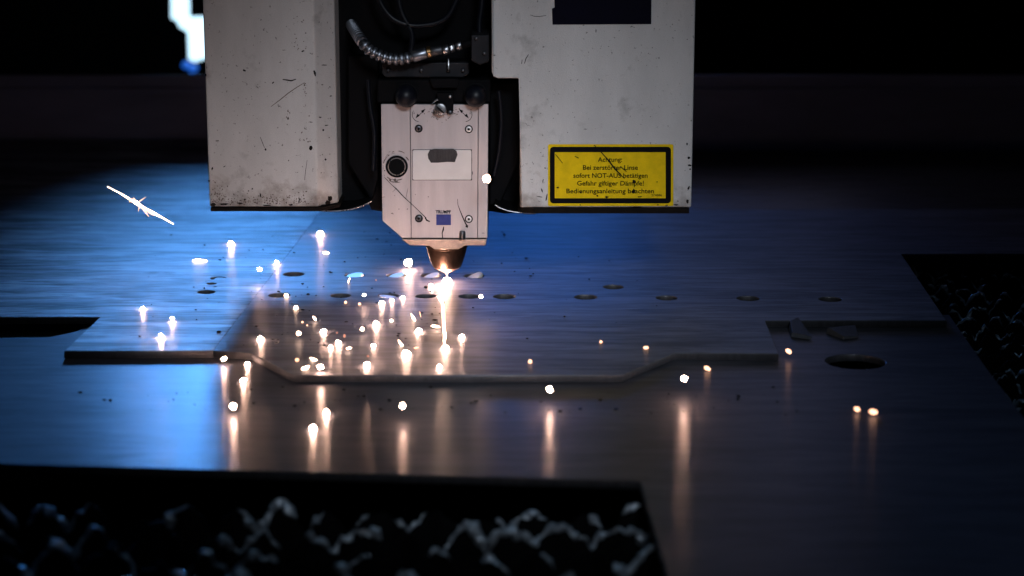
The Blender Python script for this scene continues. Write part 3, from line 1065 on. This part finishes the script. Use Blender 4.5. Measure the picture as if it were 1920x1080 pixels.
lathe("nozzle_collar", (spot.x, YN, 0), [(r_ * pn, zg(y_)) for r_, y_ in prof], M['copper'], noz, 'z', 48)

# --- dark fittings above the block
YK = YF - 0.004
top_bar = prism_obj("clamp_bar", px_poly([(706, 150), (920, 150), (920, 194.5), (706, 194.5)], YF), 'y', YF + 0.004, YF + 0.08, M['black'], head, bevel=0.002)
prism_obj("clamp_plate", px_poly([(805, 148), (860, 148), (858, 165), (812, 165)], YK), 'y', YK, YF + 0.005, M['black'], top_bar, bevel=0.0006)
prism_obj("bracket", px_poly([(818, 174), (850, 174), (851, 190), (849, 213), (838, 214), (834, 196), (820, 192)], YK), 'y', YK, YF + 0.005, M['black'], top_bar, bevel=0.0008)
for px in (762, 892):
    p = V(px, 178, YF)
    s = 20.5 * ps
    kn = lathe("knob", (p.x, YF, p.z), [(s * 0.7, 0.006), (s * 0.9, 0.004), (s, 0.0), (s * 1.0, -0.009), (s * 0.93, -0.0135), (s * 0.75, -0.017), (s * 0.45, -0.0195), (s * 0.15, -0.0205)],
               M['gloss_black'], head, 'y', 40)
    lathe("knob_washer", (p.x, YF, p.z), [(s * 1.13, 0.0005), (s * 1.13, -0.001), (s * 1.02, -0.0014)], M['black'], kn, 'y', 36)
p = V(826, 203.5, YF)
s = 11.5 * ps
adj = lathe("slotted_screw", (p.x, YF, p.z), [(s * 0.95, 0.0), (s, -0.001), (s, -0.0075), (s * 0.93, -0.0085), (s * 0.6, -0.0089)], M['steel'], head, 'y', 36)
bm = bmesh.new()
prism(bm, [(-s * 0.82, -s * 0.11), (s * 0.82, -s * 0.11), (s * 0.82, s * 0.11), (-s * 0.82, s * 0.11)], 'y', 0, 0.001)
bmesh.ops.rotate(bm, verts=bm.verts, cent=(0, 0, 0), matrix=Matrix.Rotation(R(42), 3, 'Y'))
bmesh.ops.translate(bm, verts=bm.verts, vec=(p.x, YF - 0.0092, p.z))
mesh_from("screw_slot", bm, M['black'], adj)
for (px, py, rr) in [(844, 181, 3.2), (844, 211, 4.2), (815, 211, 3.2)]:
    p = V(px, py, YK)
    lathe("bolt", (p.x, YK, p.z), [(rr * ps, 0.004), (rr * ps, -0.0012), (rr * ps * 0.6, -0.0018)], M['steel'] if py < 200 else M['dark_steel'], top_bar, 'y', 16)
bm = bmesh.new()
tube_bm(bm, [V(811, 193, YK - 0.002), V(816, 189, YK - 0.002), V(821, 186, YK - 0.002)], 2.4 * ps, 8)
mesh_from("lever", bm, M['steel'], top_bar, smooth=True)

# --- corrugated hose with fittings
YHO = YF - 0.012
ctrl = [(655, 38), (660, 48), (666, 58), (675, 72), (690, 92), (712, 104), (735, 110.5), (758, 110), (778, 105), (800, 99)]


def catmull(P, n):
    out = []
    P = [P[0]] + P + [P[-1]]
    for i in range(1, len(P) - 2):
        for k in range(n):
            t = k / n
            p0, p1, p2, p3 = (Vector(q) for q in P[i - 1:i + 3])
            out.append(0.5 * ((2 * p1) + (-p0 + p2) * t + (2 * p0 - 5 * p1 + 4 * p2 - p3) * t * t + (-p0 + 3 * p1 - 3 * p2 + p3) * t ** 3))
    out.append(Vector(P[-2]))
    return out


path = [V(q.x, q.y, YHO + 0.075 * max(0.0, min(1.0, (684 - q.x) / 26)) ** 2) for q in catmull([Vector((a, b)) for a, b in ctrl], 60)]
hose = mesh_from("hose", tube_bm(bmesh.new(), path[::6], 8.4 * ps, 12), M['dark_steel'], head, smooth=True)
acc, last = 0.0, path[0]
step = 10.5 * ps
for a, b in zip(path, path[1:]):
    acc += (b - a).length
    if acc >= step:
        acc = 0.0
        d = (b - a).normalized()
        if V(772, 105, YHO).x < b.x:
            break
        bm = bmesh.new()
        tube_bm(bm, [b - d * step * 0.36, b - d * step * 0.3, b - d * step * 0.12, b + d * step * 0.12, b + d * step * 0.3, b + d * step * 0.36],
                [8.3 * ps, 10.6 * ps, 11.4 * ps, 11.4 * ps, 10.6 * ps, 8.3 * ps], 18)
        mesh_from("hose_rib", bm, M['hose'], hose, smooth=True)


def fit(name, a, b, r0, r1, mat, segs=20):
    A, B = V(*a, YHO), V(*b, YHO)
    bm = bmesh.new()
    e = (B - A) * 0.08
    tube_bm(bm, [A, A + e, B - e, B], [r0 * ps * 0.9, r0 * ps, r1 * ps, r1 * ps * 0.9], segs)
    return mesh_from(name, bm, mat, hose, smooth=True)


fit("hose_ferrule", (773, 106.5), (800, 99), 11.5, 10.5, M['hose'])
fit("brass_band", (801, 98.5), (808, 97), 11, 11, M['brass'])
fit("hose_coupling", (808, 97), (829, 93.5), 9.5, 8.5, M['dark_steel'])
fit("hex_fitting", (830, 95), (842, 91.5), 9.5, 9, M['steel'], 6)
fit("hex_fitting", (844, 90.5), (852.5, 88.5), 9, 8.5, M['steel'], 6)
fit("hex_fitting", (855, 87), (865.5, 84.5), 9, 9, M['steel'], 6)
fit("hose_coupling", (865, 84.6), (890, 79), 7, 7, M['black'])

# --- fittings, cables and bolts in the dark gap
M['gun'] = pbr("gunmetal", (0.018, 0.018, 0.022), 0.55, 0.5, 0.3, var=0.3, vscale=90)
vb = prism_obj("valve_block", px_poly([(884, 62), (917, 62), (917, 112), (900, 118), (884, 110)], YF), 'y', YF - 0.02, YF + 0.05, M['gun'], head, bevel=0.0012)
for (px, py, rr) in [(893, 72, 3.5), (908, 100, 3.5)]:
    p = V(px, py, YF - 0.02)
    lathe("bolt", (p.x, p.y, p.z), [(rr * ps, 0.001), (rr * ps, -0.002), (rr * ps * 0.6, -0.0026)], M['dark_steel'], vb, 'y', 6)
mb = prism_obj("manifold", px_poly([(715, 118), (880, 118), (880, 140), (868, 147), (722, 147), (715, 140)], YF), 'y', YF + 0.006, YF + 0.06, M['gun'], head, bevel=0.0015)
for px in (728, 790, 841, 868):
    p = V(px, 132, YF + 0.006)
    lathe("bolt", (p.x, p.y, p.z), [(4 * ps, 0.001), (4 * ps, -0.002), (2.4 * ps, -0.0028)], M['dark_steel'], mb, 'y', 6)
p = V(841, 122, YF)
lathe("nipple", (p.x, YF, p.z), [(3 * ps, -0.004), (3 * ps, 0.002), (1.6 * ps, 0.003), (1.6 * ps, 0.006)], M['steel'], mb, 'z', 12)
for k_, pts_ in enumerate([[(700, -40), (716, 10), (745, 40), (790, 48), (840, 30), (870, -40)],
                           [(742, -40), (752, 20), (772, 62), (770, 100), (766, 125)],
                           [(905, -40), (903, 10), (899, 40), (899, 64)],
                           [(690, 150), (694, 200), (702, 250), (700, 320)],
                           [(935, 170), (940, 220), (936, 280), (926, 330)]]):
    cp = [V(q.x, q.y, YF + 0.012) for q in catmull([Vector(t) for t in pts_], 8)]
    mesh_from("cable", tube_bm(bmesh.new(), cp, (5.5 if k_ < 3 else 4) * ps, 10), M['gloss_black'], head, smooth=True)

# ================================================================== SPARKS
def drop_bm(L, r, wob=0.12, seed=0, pinch=0.5):
    """molten drop or sliver lying along x"""
    bm = bmesh.new()
    bmesh.ops.create_icosphere(bm, subdivisions=2, radius=1.0)
    for v in bm.verts:
        k = 1 + wob * noise.noise(v.co * 1.7 + Vector((seed * 3.3, 0, 0)))
        f = 1 - pinch * 0.35 * max(0, v.co.x) ** 2
        sx = abs(v.co.x) ** (0.75 if L > 1.6 * r else 1.0) * (1 if v.co.x >= 0 else -1)
        v.co = Vector((sx * L * k, v.co.y * r * k * f, v.co.z * r * k * f))
    return bm


sid = 0


def spark(px, py, rx, ry=None, gap=0, ang=0.0, m='hot', z=0.0, Y=None, label="", group=None, cat="spark"):
    """gap: how far below the spark its mirror image shows in the sheet, in pixels"""
    global sid
    sid += 1
    ry = ry or rx
    if Y is None:
        foot = G(px, py + gap / 2.0 + (ry if gap == 0 else 0) * 0.6, z)
        Yp = foot.y
    else:
        Yp = Y
    c = V(px, py, Yp)
    s = Yp / F
    L_, r_ = max(rx, ry) * s, min(rx, ry) * s
    if ry > rx:
        ang += math.pi / 2
    bm = drop_bm(L_, r_, 0.42, sid)
    for f in bm.faces:
        f.smooth = True
    bmesh.ops.rotate(bm, verts=bm.verts, cent=(0, 0, 0), matrix=Matrix.Rotation(-ang, 3, 'Y').inverted())
    o = mesh_from("spark", bm, M[m], None, center=Vector((0, 0, 0)))
    o.location = c
    tag(o, label, cat, group)
    return o


K = 0.52
A = dict(label="white-hot round spark resting on the scuffed blue-lit steel sheet", group="sparks on the scuffed sheet")
for a in [(433, 457, 10, 7), (268, 579, 8, 7), (323, 597, 7, 6, 12), (302, 630, 9, 8, 8), (487, 505, 8, 7, 60), (519, 492, 7, 6, 8)]:
    spark(a[0], a[1], a[2] * K, a[3] * K, a[4] if len(a) > 4 else 0, 0.2, 'hot', **A)
spark(375, 489, 13, 2.6, 0, 0.05, 'warm', label="long flat white-hot sliver behind the crescent cut in the sheet")
spark(601, 438, 11 * K, 8 * K, 0, 0.3, 'hot', label="white-hot spark on the sheet between the narrow housing and the head block")
spark(611, 474, 6, 1.8, 0, 0.2, 'warm', label="short thin glowing sliver on the sheet below the narrow housing")
spark(766, 493, 7, 7, 26, 0, 'hot', label="white-hot round spark in the air just beside the copper nozzle")
spark(912, 335, 7.6, 7.4, 0, 0, 'warm', Y=YF - 0.06, label="white-hot round spark at the edge of the aluminium head block")
B = dict(label="white-hot glaring drop of molten metal on the holed sheet in front of the nozzle", group="molten drops in front of the nozzle")
for a in [(489, 635, 10, 8), (606, 621, 11, 6), (601, 688, 10, 8, 22), (620, 651, 7, 7), (635, 643, 8, 9), (705, 607, 10, 10),
          (700, 648, 6, 6), (688, 684, 9, 9), (785, 620, 11, 9), (762, 662, 14, 11), (835, 652, 11, 9), (866, 631, 8, 8), (824, 688, 7, 8),
          (716, 568, 10, 6), (735, 563, 7, 6), (755, 558, 7, 6), (808, 536, 8, 7), (902, 556, 6, 6, 100), (683, 553, 6, 5, 40)]:
    own = {(762, 662): "largest glaring molten drop, with a glowing sliver sticking up from it",
           (835, 652): "white-hot molten drop at the foot of the upright streamer",
           (808, 536): "white-hot drop right beside the laser cutting point",
           (902, 556): "white-hot round spark in the air by the rim of a hole of the front row"}.get((a[0], a[1]))
    kw = dict(label=own) if own else B
    spark(a[0], a[1], a[2] * K, a[3] * K, a[4] if len(a) > 4 else 0, random.uniform(-.3, .3), 'hot', **kw)
C_ = dict(label="small orange glowing spark on the holed steel sheet", group="small sparks on the holed sheet")
for a in [(555, 577, 4, 4, 0, 'warm'), (537, 554, 4, 4, 0, 'warm'), (560, 625, 4, 4, 26, 'warm'), (557, 675, 3.4, 3.4, 0, 'cool'),
          (648, 567, 2.6, 3, 0, 'cool'), (674, 570, 2.8, 2.8, 0, 'cool'), (705, 525, 1.6, 1.6, 0, 'dim'), (679, 617, 3.6, 3.6, 26, 'warm'),
          (734, 601, 3, 2.6, 0, 'warm'), (567, 604, 2, 2, 0, 'cool'), (576, 610, 1.4, 1.4, 0, 'cool'), (646, 630, 2.2, 4, 0, 'dim'),
          (994, 678, 3.8, 3.8, 12, 'cool'), (1127, 641, 2.8, 2.8, 0, 'cool'), (1211, 652, 5, 3, 0, 'cool'), (690, 668, 2, 2, 0, 'dim'),
          (632, 624, 1.5, 1.5, 0, 'dim')]:
    spark(a[0], a[1], a[2], a[3], a[4], 0, a[5], **C_)
D = dict(label="glowing elongated sliver of hot metal above the holed sheet", group="hot slivers over the holed sheet")
for a in [(654, 526, 5.5, 1.4, 8, 1.9, 'warm'), (590, 597, 5, 3, 14, 0.9, 'warm'), (572, 690, 8, 4.5, 0, -0.35, 'hot'), (588, 674, 7, 3.6, 0, 0.4, 'hot'),
          (654, 653, 4.8, 2.8, 12, -0.2, 'warm'), (775, 596, 8, 2.8, 10, 1.05, 'hot'), (788, 590, 7, 1.3, 8, 1.35, 'cool'), (752, 645, 9, 2.6, 6, 0.95, 'hot'),
          (780, 652, 5, 2, 6, -0.1, 'cool'), (817, 612, 8.5, 3.6, 14, 0.15, 'hot')]:
    spark(a[0], a[1], a[2] * 0.95, a[3] * 0.62, a[4], a[5], 'warm' if a[6] == 'hot' else a[6], **D)
E = dict(label="white-hot spark over the smooth lower sheet below the stepped edge", group="sparks over the lower sheet")
for a in [(420, 673, 8, 5, 24, -.4), (464, 682, 7.5, 5.5, 0, -.3), (456, 713, 8, 6, 8, -.4), (437, 762, 8.5, 8, 34, .2), (612, 774, 7, 10, 0, 0), (587, 803, 9, 9, 0, 0),
          (755, 761, 6.5, 7.5, 60, 0), (1031, 730, 9, 6.5, 60, .8), (1283, 710, 9, 6.5, 76, .2)]:
    spark(a[0], a[1], a[2] * .62, a[3] * .62, a[4], a[5], 'hot', ZL, **E)
Fg = dict(label="small orange-hot pellet over the dark right end of the lower sheet", group="pellets over the lower sheet")
for a in [(1326, 691, 6.5, 4, 10, .4), (1479, 659, 6.5, 4, 30, .5), (1607, 767, 6, 4.4, 14, .4), (1637, 772, 8.5, 5.5, 16, .1)]:
    spark(a[0], a[1], a[2], a[3], a[4], a[5], 'cool', ZL, **Fg)

# laser focus: glare on the sheet and the thin beam from the nozzle
spark(838, 526, 8, 6, 0, 0, 'hot', label="glaring white laser cutting point on the sheet directly under the nozzle", cat="cutting point")
lamp("cutting_glare", 'POINT', (spot.x - 0.004, YN - 0.016, 0.014), (spot.x, YN, 0), 0.12, (1.0, 0.58, 0.42), shadow_soft_size=0.003)
bm = tube_bm(bmesh.new(), [Vector((spot.x, YN, 0.001)), Vector((spot.x, YN, 0.004)), Vector((spot.x, YN, zg(514)))], [0.0007, 0.0004, 0.0006], 8)
tag(mesh_from("laser_beam", bm, M['warm']), "thin glowing beam between the nozzle tip and the cutting point", "laser beam")

# long streamer of molten metal in front of the nozzle
ft = G(834, 652)
bm = bmesh.new()
pts = [(822, 555), (826, 562), (830, 569), (831, 575), (831.5, 590), (832, 605), (833, 620), (834.5, 630), (833, 640), (833.5, 650)]
tube_bm(bm, [V(a, b, ft.y) for a, b in pts], [r * ft.y / F for r in (0.8, 2.0, 1.2, 1.2, 1.6, 1.7, 1.8, 2.4, 1.5, 1.2)], 10)
tag(mesh_from("molten_streamer", bm, M['warm'], smooth=True), "long upright white-hot streamer of molten metal before the nozzle", "molten metal")

# bursting sliver in the air at the left
Yb = 1.95
bm = bmesh.new()
main = [(201, 350), (222, 360.5), (243, 373), (255, 379.5), (268, 389), (285, 398), (305, 408.5), (325, 420)]
tube_bm(bm, [V(a, b, Yb) for a, b in main], [r * Yb / F for r in (0.3, 0.8, 1.5, 3.6, 2.0, 2.6, 1.0, 0.3)], 8)
burst = mesh_from("spark_burst", bm, M['warm'], smooth=True)
tag(burst, "long white-hot bursting sliver with side splinters flying over the sheet's far end", "spark")
for (a, b, r) in [((258, 380), (274, 369), 0.9), ((255, 378), (250, 370), 1.4), ((262, 384), (259, 397), 0.9), ((266, 389), (279, 406), 1.5), ((272, 392), (288, 404), 2.2), ((246, 373), (243, 379), 2.6)]:
    bm = tube_bm(bmesh.new(), [V(*a, Yb - 0.002), (V(*a, Yb - 0.002) + V(*b, Yb - 0.002)) / 2, V(*b, Yb - 0.002)], [r * Yb / F, r * 0.8 * Yb / F, r * .25 * Yb / F], 7)
    mesh_from("splinter", bm, M['cool'], burst, smooth=True)

# ------------------------------------------------------------------ grains of slag strewn over the sheets
rnd = random.Random(11)
bm = bmesh.new()
for i in range(240):
    if rnd.random() < 0.7:
        px, py, z = rnd.gauss(640, 230), rnd.uniform(430, 650), 0.0004
    else:
        px, py, z = rnd.uniform(150, 1500), rnd.uniform(725, 780), ZL + 0.0002
    if z > -0.001 and (px < 240 or px > 1400):
        continue
    c = G(px, py, z)
    r = rnd.uniform(0.0003, 0.0011) * (1.0 if rnd.random() < 0.93 else 1.8)
    g_ = bmesh.ops.create_icosphere(bm, subdivisions=1, radius=r)
    k = rnd.uniform(0.6, 2.2)
    for v in g_['verts']:
        v.co = Vector((v.co.x * k, v.co.y, v.co.z * 0.7)) * (1 + 0.3 * noise.noise(v.co * 2000 + Vector((i, 0, 0)))) + c + Vector((0, 0, r * 0.5))
tag(mesh_from("slag_grains", bm, M['grime']), "fine dark slag grains strewn over the sheets", "slag", kind='stuff')
